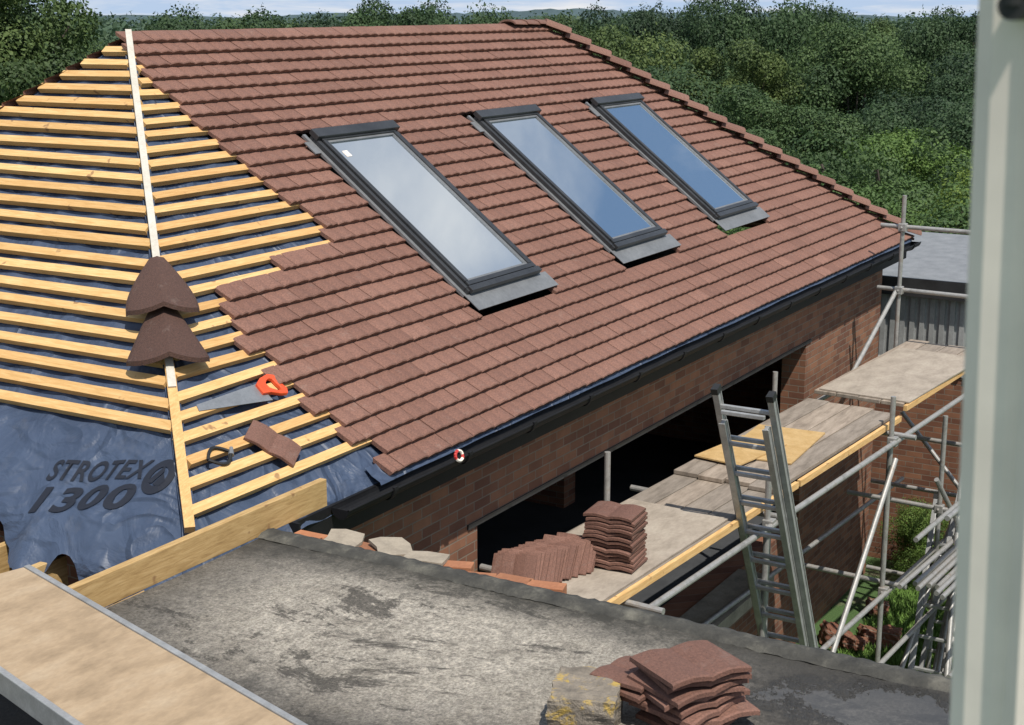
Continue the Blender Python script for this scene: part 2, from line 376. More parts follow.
def arch(L,w0,w1,th=.022,hgt=.10,n=10,lift=.045):
    mb=MB();P=[];Q=[]
    for (t,w,zz) in ((0,w0,lift),(L,w1,0)):
        r1=[];r2=[]
        for i in range(n+1):
            a=math.pi*(i/n)*.86+math.pi*.07
            r1.append((t,-math.cos(a)*w/2,math.sin(a)*hgt+zz)); r2.append((t,-math.cos(a)*(w/2-th),math.sin(a)*(hgt-th)+zz))
        P.append(r1);Q.append(r2)
    mb.grid(P); mb.grid([Q[1],Q[0]]); mb.grid([Q[0],P[0]]); mb.grid([P[1],Q[1]])
    mb.grid([[P[0][0],P[1][0]],[Q[0][0],Q[1][0]]]); mb.grid([[P[0][-1],P[1][-1]],[Q[0][-1],Q[1][-1]]])
    return mb
hd=Vector((-3.77,3.77,2.88)).normalized(); sd=Vector((.7071,.7071,0)); up=hd.cross(sd)
if up.z<0: up=-up
sd=up.cross(hd)
base=Vector((20.56,5.69,T*5.69+.55))
me0=None
for k in range(20):
    if me0 is None:
        o=arch(.33,.33,.25,hgt=.11,lift=.055).obj("hip_tile",M_tile2,roof); me0=o
    else:
        o=me0.copy(); link(o); o.parent=roof; o.matrix_parent_inverse=Matrix.Identity(4)
    p=base+hd*(k*.302)+up*-.045
    rm=Matrix((hd,sd,up)).transposed().to_4x4()
    o.matrix_basis=Matrix.Translation(p)@rm@Euler((R(-.04,.04),R(-.02,.02),R(-.03,.03))).to_matrix().to_4x4()
r0=None
for k in range(3):
    if r0 is None: o=arch(.33,.26,.24,hgt=.07,lift=.012).obj("ridge_tile",M_tile2,roof); r0=o
    else: o=r0.copy(); link(o); o.parent=roof; o.matrix_parent_inverse=Matrix.Identity(4)
    o.matrix_basis=Matrix.Translation((15.95+k*.3,9.5,7.755))@Euler((0,R(-.01,.01),R(-.03,.03))).to_matrix().to_4x4()
# ------------------------------------------------------------------ lettering on membrane
def lettering(body,ya,yb,x0,xr_,hgt,shear=.15,off=.012,sp_=1.0):
    cu=bpy.data.curves.new("t",'FONT'); cu.body=body; cu.size=1; cu.shear=shear; cu.offset=off; cu.resolution_u=4; cu.space_character=sp_
    to=bpy.data.objects.new("tt",cu); link(to); bpy.context.view_layer.update()
    me=bpy.data.meshes.new_from_object(to.evaluated_get(bpy.context.evaluated_depsgraph_get()))
    bpy.data.objects.remove(to)
    xs=[v.co.x for v in me.vertices]; zs=[v.co.y for v in me.vertices]
    x_0,x_1=min(xs),max(xs); z0,z1=min(zs),max(zs)
    for v in me.vertices:
        f=(v.co.x-x_0)/(x_1-x_0); yy=ya+(yb-ya)*f; s=(v.co.y-z0)/(z1-z0)*hgt
        xx=x0+(xr_-x0)*f+s*CH; v.co=hp(xx,yy,hipoff(xx,yy)+.007)
    me.materials.clear(); me.materials.append(M_text)
    o=bpy.data.objects.new("printed_lettering",me); link(o); W[o.name]=Matrix.Identity(4); setpar(o,roof); return o
lettering("STROTEX",7.26,6.49,6.315,6.42,.160,.05,.024,1.12)
lettering("1300",7.23,6.46,6.125,6.24,.200,0.08,.036,1.1)
mb=MB()
n=28; cx_,cy_=6.45,6.365
P=[[],[]]
for i in range(n+1):
    t=2*math.pi*i/n
    for q,rr_ in enumerate((.112,.062)):
        xx=cx_+rr_*.95*math.sin(t); yy=cy_+rr_*math.cos(t); P[q].append(hp(xx,yy,hipoff(xx,yy)+.007))
mb.grid(P)
def q_(a,b): return hp(cx_+b,cy_-a,hipoff(cx_+b,cy_-a)+.008)
mb.add([q_(-.065,-.045),q_(-.005,.065),q_(.02,.03),q_(-.02,-.045)],[(0,1,2,3)])
mb.add([q_(-.008,-.05),q_(.025,.02),q_(.07,-.02),q_(.045,-.055)],[(0,1,2,3)])
mb.obj("printed_emblem",M_text,roof)
# ------------------------------------------------------------------ skylights
def pb(mb,x0,x1,y0,y1,h0,h1,mi=0):
    mb.hexa([mp(x0,y0,h0),mp(x1,y0,h0),mp(x1,y1,h0),mp(x0,y1,h0),mp(x0,y0,h1),mp(x1,y0,h1),mp(x1,y1,h1),mp(x0,y1,h1)],mi)
def ring(mb,x0,x1,y0,y1,w,h0,h1,mi=0):
    wy=w*CP
    pb(mb,x0,x1,y0,y0+wy,h0,h1,mi); pb(mb,x0,x1,y1-wy,y1,h0,h1,mi)
    pb(mb,x0,x0+w,y0+wy,y1-wy,h0,h1,mi); pb(mb,x1-w,x1,y0+wy,y1-wy,h0,h1,mi)
for k,(a,b) in enumerate(SK):
    mb=MB(); ring(mb,a,b,SY0,SY1,.042,-.08,.055)
    ring(mb,a+.052,b-.052,SY0+.042,SY1-.042,.048,-.02,.072)
    pb(mb,a-.01,b+.01,SY1-.065,SY1+.02,.05,.10)
    pb(mb,a+.02,b-.02,SY0-.012,SY0+.035,.03,.078)
    s=mb.obj("skylight",M_frame,house,bevel=.006)
    mb=MB(); ring(mb,a+.102,b-.102,SY0+.082,SY1-.082,.022,.0,.058)
    mb.obj("glazing_bead",M_flash,s)
    mb=MB(); pb(mb,a+.11,b-.11,SY0+.09,SY1-.09,.03,.045); gl=mb.obj("glass_pane",M_glass,s)
    mb=MB()
    pb(mb,a-.04,b+.11,SY0-.145,SY0-.002,.012,.018); pb(mb,a-.04,a-.002,SY0,SY1+.04,-.01,.014); pb(mb,b+.002,b+.04,SY0,SY1+.04,-.01,.014)
    pb(mb,a-.12,a-.041,SY1-.16,SY1-.04,.008,.018)
    mb.obj("flashing",M_flash,s)
    if k==0:
        mb=MB(); pb(mb,a+.19,a+.26,SY1-.25,SY1-.19,.046,.048); mb.obj("sticker",M_pvc,s)
# ------------------------------------------------------------------ walls etc
mb=MB()
mb.box((6.5,6.0,4.0),(20.2,6.3,4.66)); mb.box((6.5,6.0,0),(9.6,6.3,4.0)); mb.box((17.2,6.0,0),(20.2,6.3,4.0)); mb.box((9.6,6.0,0),(17.2,6.3,1.7))
mb.box((6.5,6.3,0),(6.8,13.0,4.55)); mb.box((19.9,6.3,0),(20.2,13.0,4.66)); mb.box((6.8,12.7,0),(19.9,13.0,4.66))
mb.box((16.2,8.8,1.68),(16.5,12.7,4.5))
mb.obj("wall",M_brick,house)
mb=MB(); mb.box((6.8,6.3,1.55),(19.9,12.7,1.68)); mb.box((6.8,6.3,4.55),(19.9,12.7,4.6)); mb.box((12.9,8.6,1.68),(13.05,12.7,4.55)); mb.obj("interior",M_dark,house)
mb=MB(); mb.box((9.3,5.55,1.60),(15.2,5.98,1.74)); mb.obj("threshold_slab",M_conc,house)
mb=MB(); mb.box((9.45,5.985,3.98),(17.35,6.12,4.02)); mb.obj("lintel",M_frame,house)
mb=MB(); mb.box((7.05,5.755,4.60),(20.45,5.78,4.82)); mb.box((7.05,5.78,4.60),(20.45,5.99,4.615)); mb.box((7.03,5.72,4.58),(7.05,6.0,4.82)); mb.obj("fascia",M_black,house)
mb=MB(); n=10; GY=5.675; GZ=4.815
for (r,s) in ((.07,1),(.065,-1)):
    P=[]
    for i in range(n+1):
        a=math.pi+math.pi*i/n
        P.append([(7.4,GY+r*math.cos(a),GZ+r*math.sin(a)),(20.6,GY+r*math.cos(a),GZ+r*math.sin(a))])
    mb.grid(P)
for x0 in (7.4,20.59):
    vs=[(x0,GY+.07*math.cos(math.pi+math.pi*i/n),GZ+.07*math.sin(math.pi+math.pi*i/n)) for i in range(n+1)]; mb.add(vs,[tuple(range(n+1))])
mb.tube((7.4,GY-.068,GZ),(20.6,GY-.068,GZ),.008,n=6)
gt=mb.obj("gutter",M_black,house,smooth=False)
x=7.9
while x<20.5:
    mb=MB()
    for i in range(n):
        a0=math.pi+math.pi*i/n;a1=math.pi+math.pi*(i+1)/n
        q=[]
        for xx in (x,x+.045):
            for a in (a0,a1):
                for r in (.071,.081): q.append((xx,GY+r*math.cos(a),GZ+r*math.sin(a)))
        mb.hexa([q[0],q[2],q[3],q[1],q[4],q[6],q[7],q[5]])
    mb.box((x,GY-.084,GZ-.005),(x+.045,GY-.066,GZ+.02))
    mb.obj("gutter_bracket",M_black,gt); x+=.95
mb=MB(); mb.box((6.52,5.95,4.66),(6.62,9.6,4.74)); mb.box((6.63,6.02,4.66),(9.5,6.12,4.76)); mb.obj("wall_plate",M_beam,house)
# ------------------------------------------------------------------ bonnet tiles on hip
def bonnet(x_top,L,wid,lift,tri):
    mb=MB();P=[];Q=[];nn=16;na=28
    for i in range(nn+1):
        t=i/nn; w=wid*((.06+.94*t**.9) if tri else (.22+.78*math.sin(t*math.pi/2)**.95))
        r1=[];r2=[]
        for j in range(na+1):
            a=-1+2*j/na; e=a*w/2
            xx=x_top-L*.66*t-L*.28*t*math.sqrt(max(0,1-a*a*.96))+.03*(a*a)
            h=.0+lift*(.3+.7*t)-.46*abs(e)+.085*math.sqrt(max(0,1-a*a))*(.35+.65*t)
            p=hipP(xx,0,0)+Vector((e*.7071,-e*.7071,h)); r1.append(p); r2.append(p-Vector((0,0,.032)))
        P.append(r1);Q.append(r2)
    mb.grid(P); mb.grid(Q[::-1]); mb.grid([P[-1],Q[-1]]); mb.grid([Q[0],P[0]])
    mb.grid([[p[0] for p in P],[q[0] for q in Q]]); mb.grid([[q[-1] for q in Q],[p[-1] for p in P]])
    return mb
for (xt,lift,tri,wd_,L_,lb) in ((7.69,.085,False,.49,.43,"dark brown bonnet tile, the upper of two laid over the hip"),(7.47,.035,True,.54,.47,"dark brown bonnet tile, the lower of two laid over the hip")):
    o=bonnet(xt,L_,wd_,lift,tri).obj("bonnet_tile",M_bon,smooth=False)
    top(o,lb,"roof tile","loose bonnet hip tiles")
# ------------------------------------------------------------------ roof tile (loose) mesh
def tile_mesh():
    mb=MB(); pr=[]
    for i in range(17):
        f=i/16; hh=.5-abs((f*2)%1-.5); pr.append((f,.016*(hh*2)**.6-.004))
    P=[[(-.20+.40*f,yy,z+.020+ (0 if k in (1,2) else -.005)) for (f,z) in pr] for k,yy in enumerate((-.165,-.155,.155,.165))]
    Q=[[(p[0],p[1],p[2]-.020) for p in r] for r in P]
    mb.grid(P); mb.grid(Q[::-1]); mb.grid([Q[0],P[0]]); mb.grid([P[-1],Q[-1]])
    mb.grid([[p[0] for p in P],[q[0] for q in Q]]); mb.grid([[q[-1] for q in Q],[p[-1] for p in P]])
    return mb
tm=tile_mesh().obj("roof_tile",M_tile2)
first=[True]
def put_tile(M,label,group):
    if first[0]: o=tm; first[0]=False
    else: o=tm.copy(); link(o)
    o.matrix_basis=M
    o["label"]=label; o["category"]="roof tile"; o["group"]=group
E=lambda a,b,c: Euler((a,b,c)).to_matrix().to_4x4()
nrm=Vector((0,-SP,CP)); ux=Vector((1,0,0)); uy=nrm.cross(ux)
F=Matrix((ux,uy,nrm)).transposed().to_4x4()
put_tile(Matrix.Translation(mp(7.32,6.13,-.034))@F@E(0,0,math.radians(-62))@Matrix.Diagonal((.92,.66,1,1)),"single brown tile lying loose on the battens","loose roof tiles")
for k in range(13):
    put_tile(Matrix.Translation((10.0+R(-.012,.012),4.97+R(-.012,.012),3.735+k*.034))@E(R(-.01,.01),R(-.01,.01),R(-.05,.05)+.1+math.pi/2),"brown concrete tile in a neat stack on the scaffold","roof tiles stacked on the scaffold")
for k in range(18):
    put_tile(Matrix.Translation((9.20+k*.036,5.42-k*.012+R(-.012,.012),3.83+R(-.01,.01)))@E(0,0,.25)@E(R(-.04,.04),math.radians(-50+R(-5,5)),0)@E(0,0,R(-.08,.08)+math.pi/2)@Matrix.Scale(.86,4),"brown concrete tile leaning in a tight row on the scaffold","roof tiles leaning on the scaffold")
for k in range(8):
    put_tile(Matrix.Translation((5.50+R(-.035,.035),2.36+R(-.035,.035),5.02+k*.036))@E(R(-.03,.03),R(-.03,.03),-.42+R(-.24,.24)),"reddish brown concrete tile in a crooked stack on the flat roof","roof tiles stacked on the flat roof")
for k in range(3):
    put_tile(Matrix.Translation((5.46+R(-.02,.02),2.60+R(-.02,.02),5.02+k*.034+.08))@E(R(-.05,.05),.1,-.1+R(-.2,.2))@Matrix.Scale(.8,4),"reddish brown tile resting on a mossy block","roof tiles stacked on the flat roof")
N=12
def rough_block(sx,sy,sz,amp,sh=2.2):
    mb=MB()
    def pt(a,b,c):
        n=math.sin(a*31+b*17)*math.cos(b*23+c*29)+math.sin(c*41+a*13)+.8*math.sin(a*4+b*5+c*3)
        n-=sh*max(0,abs(a)+abs(b)+abs(c)-2.3)
        v=Vector((a*sx/2,b*sy/2,c*sz/2))
        return v*(1+amp*n)
    for ax in range(3):
        for sg in (-1,1):
            P=[]
            for i in range(N+1):
                row=[]
                for j in range(N+1):
                    u=-1+2*i/N; w=-1+2*j/N
                    q=[0,0,0]; q[ax]=sg; q[(ax+1)%3]=u*sg; q[(ax+2)%3]=w
                    row.append(pt(*q))
                P.append(row)
            mb.grid(P)
    return mb
o=rough_block(.36,.28,.20,.028,1.6).obj("mossy_block",M_moss); o.location=(5.22,2.72,5.10); o.rotation_euler=(0.03,0.04,.35)
top(o,"broken concrete block with yellow moss on the flat roof","concrete block")
# ------------------------------------------------------------------ saw, pincers, tape
saw=empty("hand_saw",mp(7.4,6.5,0),"hand saw with orange handle lying on the battens","saw")
mb=MB()
bl=[(7.00,6.46),(7.64,6.38),(7.64,6.51),(7.02,6.50)]
mb.hexa([mp(x,y,-.036) for x,y in bl]+[mp(x,y,-.033) for x,y in bl]); mb.obj("blade",M_steel,saw)
mb=MB(); hc=(7.71,6.46)
out=[(-.11,.05),(-.04,.085),(.05,.10),(.10,.075),(.095,.02),(.11,-.06),(.08,-.10),(.02,-.085),(-.05,-.05),(-.12,-.04)]
inn=[(-.03,.03),(-.005,.05),(.035,.06),(.055,.045),(.055,.01),(.06,-.035),(.045,-.06),(.02,-.05),(-.01,-.03),(-.03,-.01)]
n=len(out); vs=[]
for h in (-.040,-.010):
    for L in (out,inn):
        for (a,b) in L: vs.append(mp(hc[0]+a,hc[1]+b*CP,h))
fs=[]
for i in range(n):
    j=(i+1)%n
    fs+= [(2*n+i,2*n+j,3*n+j,3*n+i),(i,n+i,n+j,j),(i,j,2*n+j,2*n+i),(n+i,3*n+i,3*n+j,n+j)]
mb.add(vs,fs); mb.obj("handle",M_orange,saw,bevel=.006)
pl=empty("pincers",mp(6.82,6.16,0),"black handled pincers lying open on the battens","tool")
for sgn,nm in ((1,"handle"),(-1,"handle")):
    mb=MB(); pr=None
    for i in range(13):
        t=i/12; p=Vector(mp(6.74+.20*t,6.17+sgn*.055*math.sin(math.pi*t*.95)*(1),-.025))
        if pr is not None: mb.tube(pr,p,.011,n=6)
        pr=p
    mb.obj(nm,M_rub,pl)
mb=MB(); mb.tube(mp(6.93,6.15,-.025),mp(6.98,6.19,-.025),.02,.012); mb.obj("jaw",M_steel,pl)
tp=MB(); pr=None
for i in range(17):
    t=2*math.pi*i/16; p=Vector((8.72+.045*math.cos(t),5.60+.02*math.sin(t)*.6,4.845+.035*math.sin(t)))
    if pr is not None: tp.tube(pr,p,.012,n=6,mi=(i//5)%2)
    pr=p
o=tp.obj("tape_ring",[M_pvc,M_red]); top(o,"small red and white ring caught at the gutter edge","tape")
# ------------------------------------------------------------------ flat roof building
fr=empty("flat_roof_extension",(5,2,0),"brick extension with weathered dark grey flat roof","extension")
mb=MB();P=[]
for i in range(50):
    x=.9+(6.42-.9)*i/49
    P.append([(x,-2.5+(5.45+2.5)*j/60,5.0+.006*math.sin(x*3)+.006*math.sin(j*.5)) for j in range(61)])
mb.grid(P); mb.obj("roof_surface",M_flat,fr,smooth=True)
mb=MB(); P=[]
for j in range(241):
    y=-2.5+7.95*j/240; r=[]
    for (dx,dz) in ((-.10,.0),(-.06,.022),(.0,.026),(.045,.015),(.05,-.16),(.03,-.17)): r.append((6.42+dx+R(-.006,.006),y,5.0+dz+R(-.004,.004)))
    P.append(r)
mb.grid(P)
M_edge=simple("black_felt_edge",(.018,.018,.016),(.06,.057,.048),7,.9,.6,.01,c3=(.16,.15,.12)); mb.obj("edge_roll",M_edge,fr,smooth=True)
mb=MB(); mb.box((.9,-2.5,0),(6.40,5.44,4.96)); mb.obj("wall",M_brick,fr)
rub=MB(); rub.box((6.41,3.6,0),(6.78,5.44,4.86)); w_=rub.obj("wall_return",M_brick,fr)
brg="loose bricks and clay tiles on the wall top"
for k in range(9):
    y=3.75+k*.20; mb=MB(); mb.box((-.05,-.105,0),(.05,.105,.065)); o=mb.obj("clay_brick",M_clay,bevel=.004)
    o.location=(6.64+R(-.04,.08),y,4.862); o.rotation_euler=(0,0,R(-.4,.4)); top(o,"orange clay brick lying loose on the wall top","brick",brg)
for (x,y,rz,sc_) in ((6.64,5.10,.3,.85),(6.70,4.78,.9,.8),(6.66,4.5,2.0,.7)):
    mb=MB(); pts=[(-.17,-.12),(.02,-.155),(.15,-.13),(.19,.02),(.16,.12),(.02,.10),(-.14,.13),(-.16,.0)]
    n=len(pts); vs=[(a*sc_,b*sc_,0) for a,b in pts]+[(a*sc_,b*sc_,.02) for a,b in pts]
    mb.add(vs,[tuple(range(n))[::-1],tuple(range(n,2*n))]+[(i,(i+1)%n,n+(i+1)%n,n+i) for i in range(n)]); o=mb.obj("stone_slab",M_slab); o.location=(x,y,4.935); o.rotation_euler=(.05,-.05,rz)
    top(o,"broken pale stone slab on top of bricks","slab","broken pale slabs on the wall top")
# ------------------------------------------------------------------ timbers
mb=MB(); mb.box((4.55,5.48,4.985),(7.02,5.53,5.16)); o=mb.obj("timber_beam",M_beam,bevel=.003); top(o,"long yellow timber beam at the edge of the flat roof","timber beam")
for (y,x0,x1,z) in ((6.0,3.4,6.1,4.58),(6.42,3.4,6.1,4.58),(6.88,3.2,6.15,4.58),(7.35,3.0,6.2,4.58),(7.85,3.0,6.2,4.58),(8.4,3.0,6.2,4.58)):
    mb=MB(); mb.box((x0,y-.03,z-.1),(x1,y+.03,z+.1)); o=mb.obj("timber_joist",M_beam,bevel=.003); top(o,"yellow pine joist running to the roof edge","timber joist","pine joists beside the roof edge")
mb=MB(); mb.box((2.5,5.6,3.8),(6.2,9.5,4.1)); o=mb.obj("lower_roof_deck",M_rub); top(o,"dark felt deck beneath the pine joists","roof deck")
st=empty("staging_board",(1.9,3.4,5.0),"long tan plywood staging board with aluminium edges","staging board")
d=Vector((.277,.961,0)); nn_=Vector((.961,-.277,0)); H=2.6
c0=.893*H; c1=1.1375*H
def sb(t,n,z): return d*t+nn_*n+Vector((0,0,z))
def sbox(mb,t0,t1,n0,n1,z0,z1): mb.hexa([sb(t0,n0,z0),sb(t0,n1,z0),sb(t1,n1,z0),sb(t1,n0,z0),sb(t0,n0,z1),sb(t0,n1,z1),sb(t1,n1,z1),sb(t1,n0,z1)])
mb=MB(); sbox(mb,1.2,6.5,c0+.032,c1-.032,5.34,5.392); mb.obj("deck",M_ply,st)
for a,b in ((c0,c0+.03),(c1-.03,c1)):
    mb=MB(); sbox(mb,1.2,6.5,a,b,5.30,5.40); mb.obj("rail",M_alu,st,bevel=.004)
for t in (1.4,4.5):
    mb=MB(); sbox(mb,t,t+.1,c0-.05,c1+.05 if t<4 else c1-.02,5.0,5.298); mb.obj("bearer",M_beam,st)
# ------------------------------------------------------------------ scaffold
sc=empty("scaffold",(14,5,0),"tube scaffold with timber board platform along the brick wall","scaffold")
ang=-.055
def S(t,w,z):
    c,s=math.cos(ang),math.sin(ang); return Vector((9.35+t*c-w*s,4.69+t*s+w*c,z))
for seg,(t0,t1) in enumerate(((-.35,3.1),(3.0,6.15),(6.35,9.5))):
    for k in range(4):
        w0=.01+k*.262; z=3.66+(.0,.045,.10)[seg]
        a,b=t0+R(-.06,.06),t1+R(-.06,.06)
        mb=MB(); mb.hexa([S(a,w0,z),S(b,w0,z),S(b,w0+.25,z),S(a,w0+.25,z),S(a,w0,z+.04),S(b,w0,z+.04),S(b,w0+.25,z+.04),S(a,w0+.25,z+.04)]); mb.obj("scaffold_board",M_board,sc,bevel=.004)
for (ta,tb_,zz) in ((-.35,3.4,0),(3.45,6.15,0),(6.3,9.5,.08)):
    mb=MB(); mb.hexa([S(ta,-.05,3.655+zz),S(tb_,-.05,3.655+zz),S(tb_,-.012,3.655+zz),S(ta,-.012,3.655+zz),S(ta,-.05,3.715+zz),S(tb_,-.05,3.715+zz),S(tb_,-.012,3.715+zz),S(ta,-.012,3.715+zz)]); mb.obj("edge_board",M_batX,sc)
r=.028
def tb(name,p,q,rr=r): mb=MB(); mb.tube(p,q,rr,n=12); return mb.obj(name,M_galv,sc,smooth=False)
for t,zt in ((2.55,4.0),(5.65,4.05),(9.25,5.7)): tb("standard",S(t,-.12,0),S(t,-.12,zt))
for t,zt in ((1.85,4.2),(5.4,4.2),(9.15,5.7)): tb("standard",S(t,1.10,0),S(t,1.10,zt))
for z in (3.57,1.9): tb("ledger",S(-.5,-.175,z),S(9.9,-.175,z))
tb("ledger",S(-.5,1.155,3.57),S(9.9,1.155,3.57)); tb("ledger",S(1,1.155,1.8),S(9.9,1.155,1.8))
for t in (.2,2.65,5.75,9.1): tb("transom",S(t,-.35,3.62),S(t,1.3,3.62))
for t in (2.65,5.75,9.1): tb("transom",S(t,-.35,1.96),S(t,1.3,1.96))
for z in (5.3,4.5): tb("guard_rail",S(9.2,-1.0,z),S(9.2,1.4,z))
tb("brace",S(9.15,1.13,4.5),S(7.4,1.13,3.5)); tb("brace",S(5.65,-.2,.3),S(9.25,-.2,3.4)); tb("brace",S(5.65,-.9,1.1),S(8.8,-.9,1.1))
tb("brace",S(5.5,-.5,2.6),S(9.8,-.5,2.6)); tb("brace",S(9.25,-1.2,.5),S(9.25,1.0,2.9)); tb("standard",S(8.0,-.9,0),S(8.0,-.9,3.6)); tb("ledger",S(5.2,-.9,3.0),S(9.6,-.9,2.95)); tb("ledger",S(5.2,-.7,.55),S(9.6,-.7,.6))
tb("standard",S(7.2,-.2,0),S(7.2,-.2,3.5)); tb("ledger",S(5.3,-.25,1.2),S(9.7,-.25,1.25)); tb("transom",S(7.2,-1.1,2.4),S(7.2,.9,2.4)); tb("transom",S(8.0,-1.1,1.2),S(8.0,.9,1.2)); tb("brace",S(2.6,-.2,.2),S(5.6,-.2,3.4))
for k in range(8): tb("spare_tube",S(5.8+R(-.2,.2),-.85+k*.075,1.96+R(-.02,.05)),S(9.6+R(-.3,.3),-.90+k*.07,2.0+R(-.02,.08)))
for k in range(5): tb("spare_tube",S(5.9+k*.12,-.8+k*.09,.1),S(7.6+k*.22,-.4+k*.05+R(-.1,.1),2.8+R(-.3,.2)))
tb("standard",S(8.7,-.5,0),S(8.7,-.5,3.9)); tb("ledger",S(5.4,-1.0,1.7),S(9.6,-1.0,1.75)); tb("guard_rail",S(8.7,-1.3,2.75),S(8.7,.9,2.75)); tb("brace",S(6.7,-.3,2.9),S(8.9,-.8,.2))
for (t,w,z) in ((2.55,-.14,3.57),(5.65,-.14,3.57),(9.25,-.14,3.57),(5.65,-.14,1.9),(2.55,-.14,1.9),(9.15,1.1,4.5),(9.15,1.1,5.3),(5.4,1.13,3.57),(8.0,-.9,3.0),(7.2,-.2,2.4),(8.0,-.9,1.2),(7.2,-.2,1.22)):
    mb=MB(); mb.beam(S(t,w,z-.05),S(t,w,z+.05),.10,.10,(1,0,0)); mb.tube(S(t-.07,w,z),S(t+.07,w,z),.018,n=6); mb.obj("coupler",M_galv,sc,bevel=.012)
def sheet(t0,t1,w0,w1,z,mat,label,rot=0,name="plywood_sheet",cat="plywood sheet"):
    c=S((t0+t1)/2,(w0+w1)/2,z); a,b=(t1-t0)/2,(w1-w0)/2
    mb=MB(); mb.box((-a,-b,0),(a,b,.014)); o=mb.obj(name,mat); o.location=c; o.rotation_euler=(0,R(-.004,.004),ang+rot); top(o,label,cat)
sheet(-.2,2.1,.03,1.0,3.704,M_sheet,"grey tan plywood sheet lying on the scaffold boards",.01)
sheet(6.4,8.9,-.06,.98,3.805,M_sheet,"large weathered grey sheet on the scaffold boards",-.015)
sheet(3.7,4.9,.25,.95,3.75,M_osb,"orange plywood offcut on the scaffold boards",.12)
sheet(3.4,4.3,.5,1.0,3.768,M_osb,"second orange plywood offcut overlapping the first",-.1)
# ------------------------------------------------------------------ ladders
def ladder(p0,p1,w,n,label,double=True):
    e=empty("ladder",p0,label,"ladder","aluminium ladders"); p0=Vector(p0);p1=Vector(p1)
    dd=(p1-p0).normalized(); nrm_=dd.cross(Vector((0,1,0))).normalized()
    for q,(ww,off) in enumerate(((w,0),(w-.10,.08)) if double else ((w,0),)):
        for s in (-1,1):
            mb=MB(); o=Vector((0,s*ww/2,0))+nrm_*off; e1=p1+o-(dd*.25 if q else dd*0)
            mb.beam(p0+o,e1,.034,.07,(1,0,0))
            mb.beam(p0+o+nrm_*.03,e1+nrm_*.03,.055,.012,(1,0,0)); mb.beam(p0+o-nrm_*.03,e1-nrm_*.03,.055,.012,(1,0,0))
            mb.obj("stile",M_alu,e,bevel=.003)
        for i in range(n):
            p=p0.lerp(p1,(i+.5)/n)+nrm_*off; mb=MB(); mb.beam(p+Vector((0,-ww/2,0)),p+Vector((0,ww/2,0)),.04,.035); mb.obj("rung",M_alu,e,bevel=.006)
    for s in (-1,1):
        mb=MB(); o=Vector((0,s*w/2,0)); mb.beam(p1+o-dd*.02,p1+o+dd*.035,.06,.09,(1,0,0)); mb.obj("end_cap",M_rub,e)
    return e
ladder((12.95,4.10,.02),(11.15,4.40,4.92),.48,17,"double aluminium ladder leaning against the scaffold platform")
ladder((15.9,3.9,.02),(17.9,3.75,3.9),.42,13,"aluminium ladder leaning among the scaffold tubes",False)
ladder((16.9,3.45,.02),(17.5,3.55,3.0),.75,8,"wide aluminium frame leaning against the scaffold tubes",False)
ladder((15.2,3.75,.02),(16.9,3.95,2.4),.55,8,"low aluminium frame leaning beneath the platform",False)
# ------------------------------------------------------------------ outbuilding
ob=empty("outbuilding",(23,5.8,0),"grey outbuilding with flat felt roof and ribbed pale cladding","outbuilding")
mb=MB(); mb.box((20.75,3.7,4.12),(25.4,7.8,4.25)); mb.obj("roof",M_felt,ob)
mb=MB(); mb.box((20.73,3.66,4.02),(25.42,3.70,4.28)); mb.box((20.70,3.66,4.02),(20.74,7.8,4.28)); mb.obj("fascia",M_frame,ob)
mb=MB(); mb.box((20.86,3.86,2.9),(25.2,7.7,4.12))
y=3.87
while y<7.6: mb.box((20.83,y,2.92),(20.86,y+.07,4.0)); y+=.14
x=20.9
while x<25.1: mb.box((x,3.83,2.92),(x+.07,3.86,4.0)); x+=.14
M_clad=simple("grey_cladding",(.26,.265,.26),(.38,.385,.38),3,.6,.1); mb.obj("wall",M_clad,ob)
mb=MB(); mb.box((20.88,3.88,0),(25.18,7.68,2.89)); mb.obj("base_wall",M_brick,ob)
for k in range(5):
    o=rough_block(R(.2,.4),R(.2,.35),R(.12,.25),.05).obj("rubble_block",random.choice([M_conc,M_clay,M_brick])); o.location=(R(17.5,19.8),R(4.8,5.6),.1); o.rotation_euler=(R(-.3,.3),R(-.3,.3),R(0,3))
    top(o,"broken masonry block lying on the garden soil","rubble","rubble blocks below the scaffold")
# lawn with grass blades
rg=np.random.default_rng(5); n=80000
gx_=rg.uniform(14.5,20.6,n); gy_=rg.uniform(.5,5.4,n)
hgt=rg.uniform(.04,.12,n); an=rg.uniform(0,6.28,n); wd=.013
lx=rg.normal(0,.04,n); ly=rg.normal(0,.04,n)
V=np.stack([np.stack([gx_-wd*np.cos(an),gy_-wd*np.sin(an),np.full(n,.0)],1),np.stack([gx_+wd*np.cos(an),gy_+wd*np.sin(an),np.full(n,.0)],1),np.stack([gx_+lx,gy_+ly,hgt],1)],1).reshape(-1,3)
me=bpy.data.meshes.new("lawn_grass"); me.vertices.add(3*n); me.vertices.foreach_set("co",V.ravel().astype(np.float32)); me.loops.add(3*n); me.loops.foreach_set("vertex_index",np.arange(3*n,dtype=np.int32)); me.polygons.add(n); me.polygons.foreach_set("loop_start",np.arange(0,3*n,3,dtype=np.int32)); me.polygons.foreach_set("loop_total",np.full(n,3,np.int32)); me.update(calc_edges=True); me.materials.append(M_grass)
o=bpy.data.objects.new("lawn_grass",me); link(o); top(o,"bright green lawn grass beside the scaffold feet","grass"); o["kind"]="stuff"
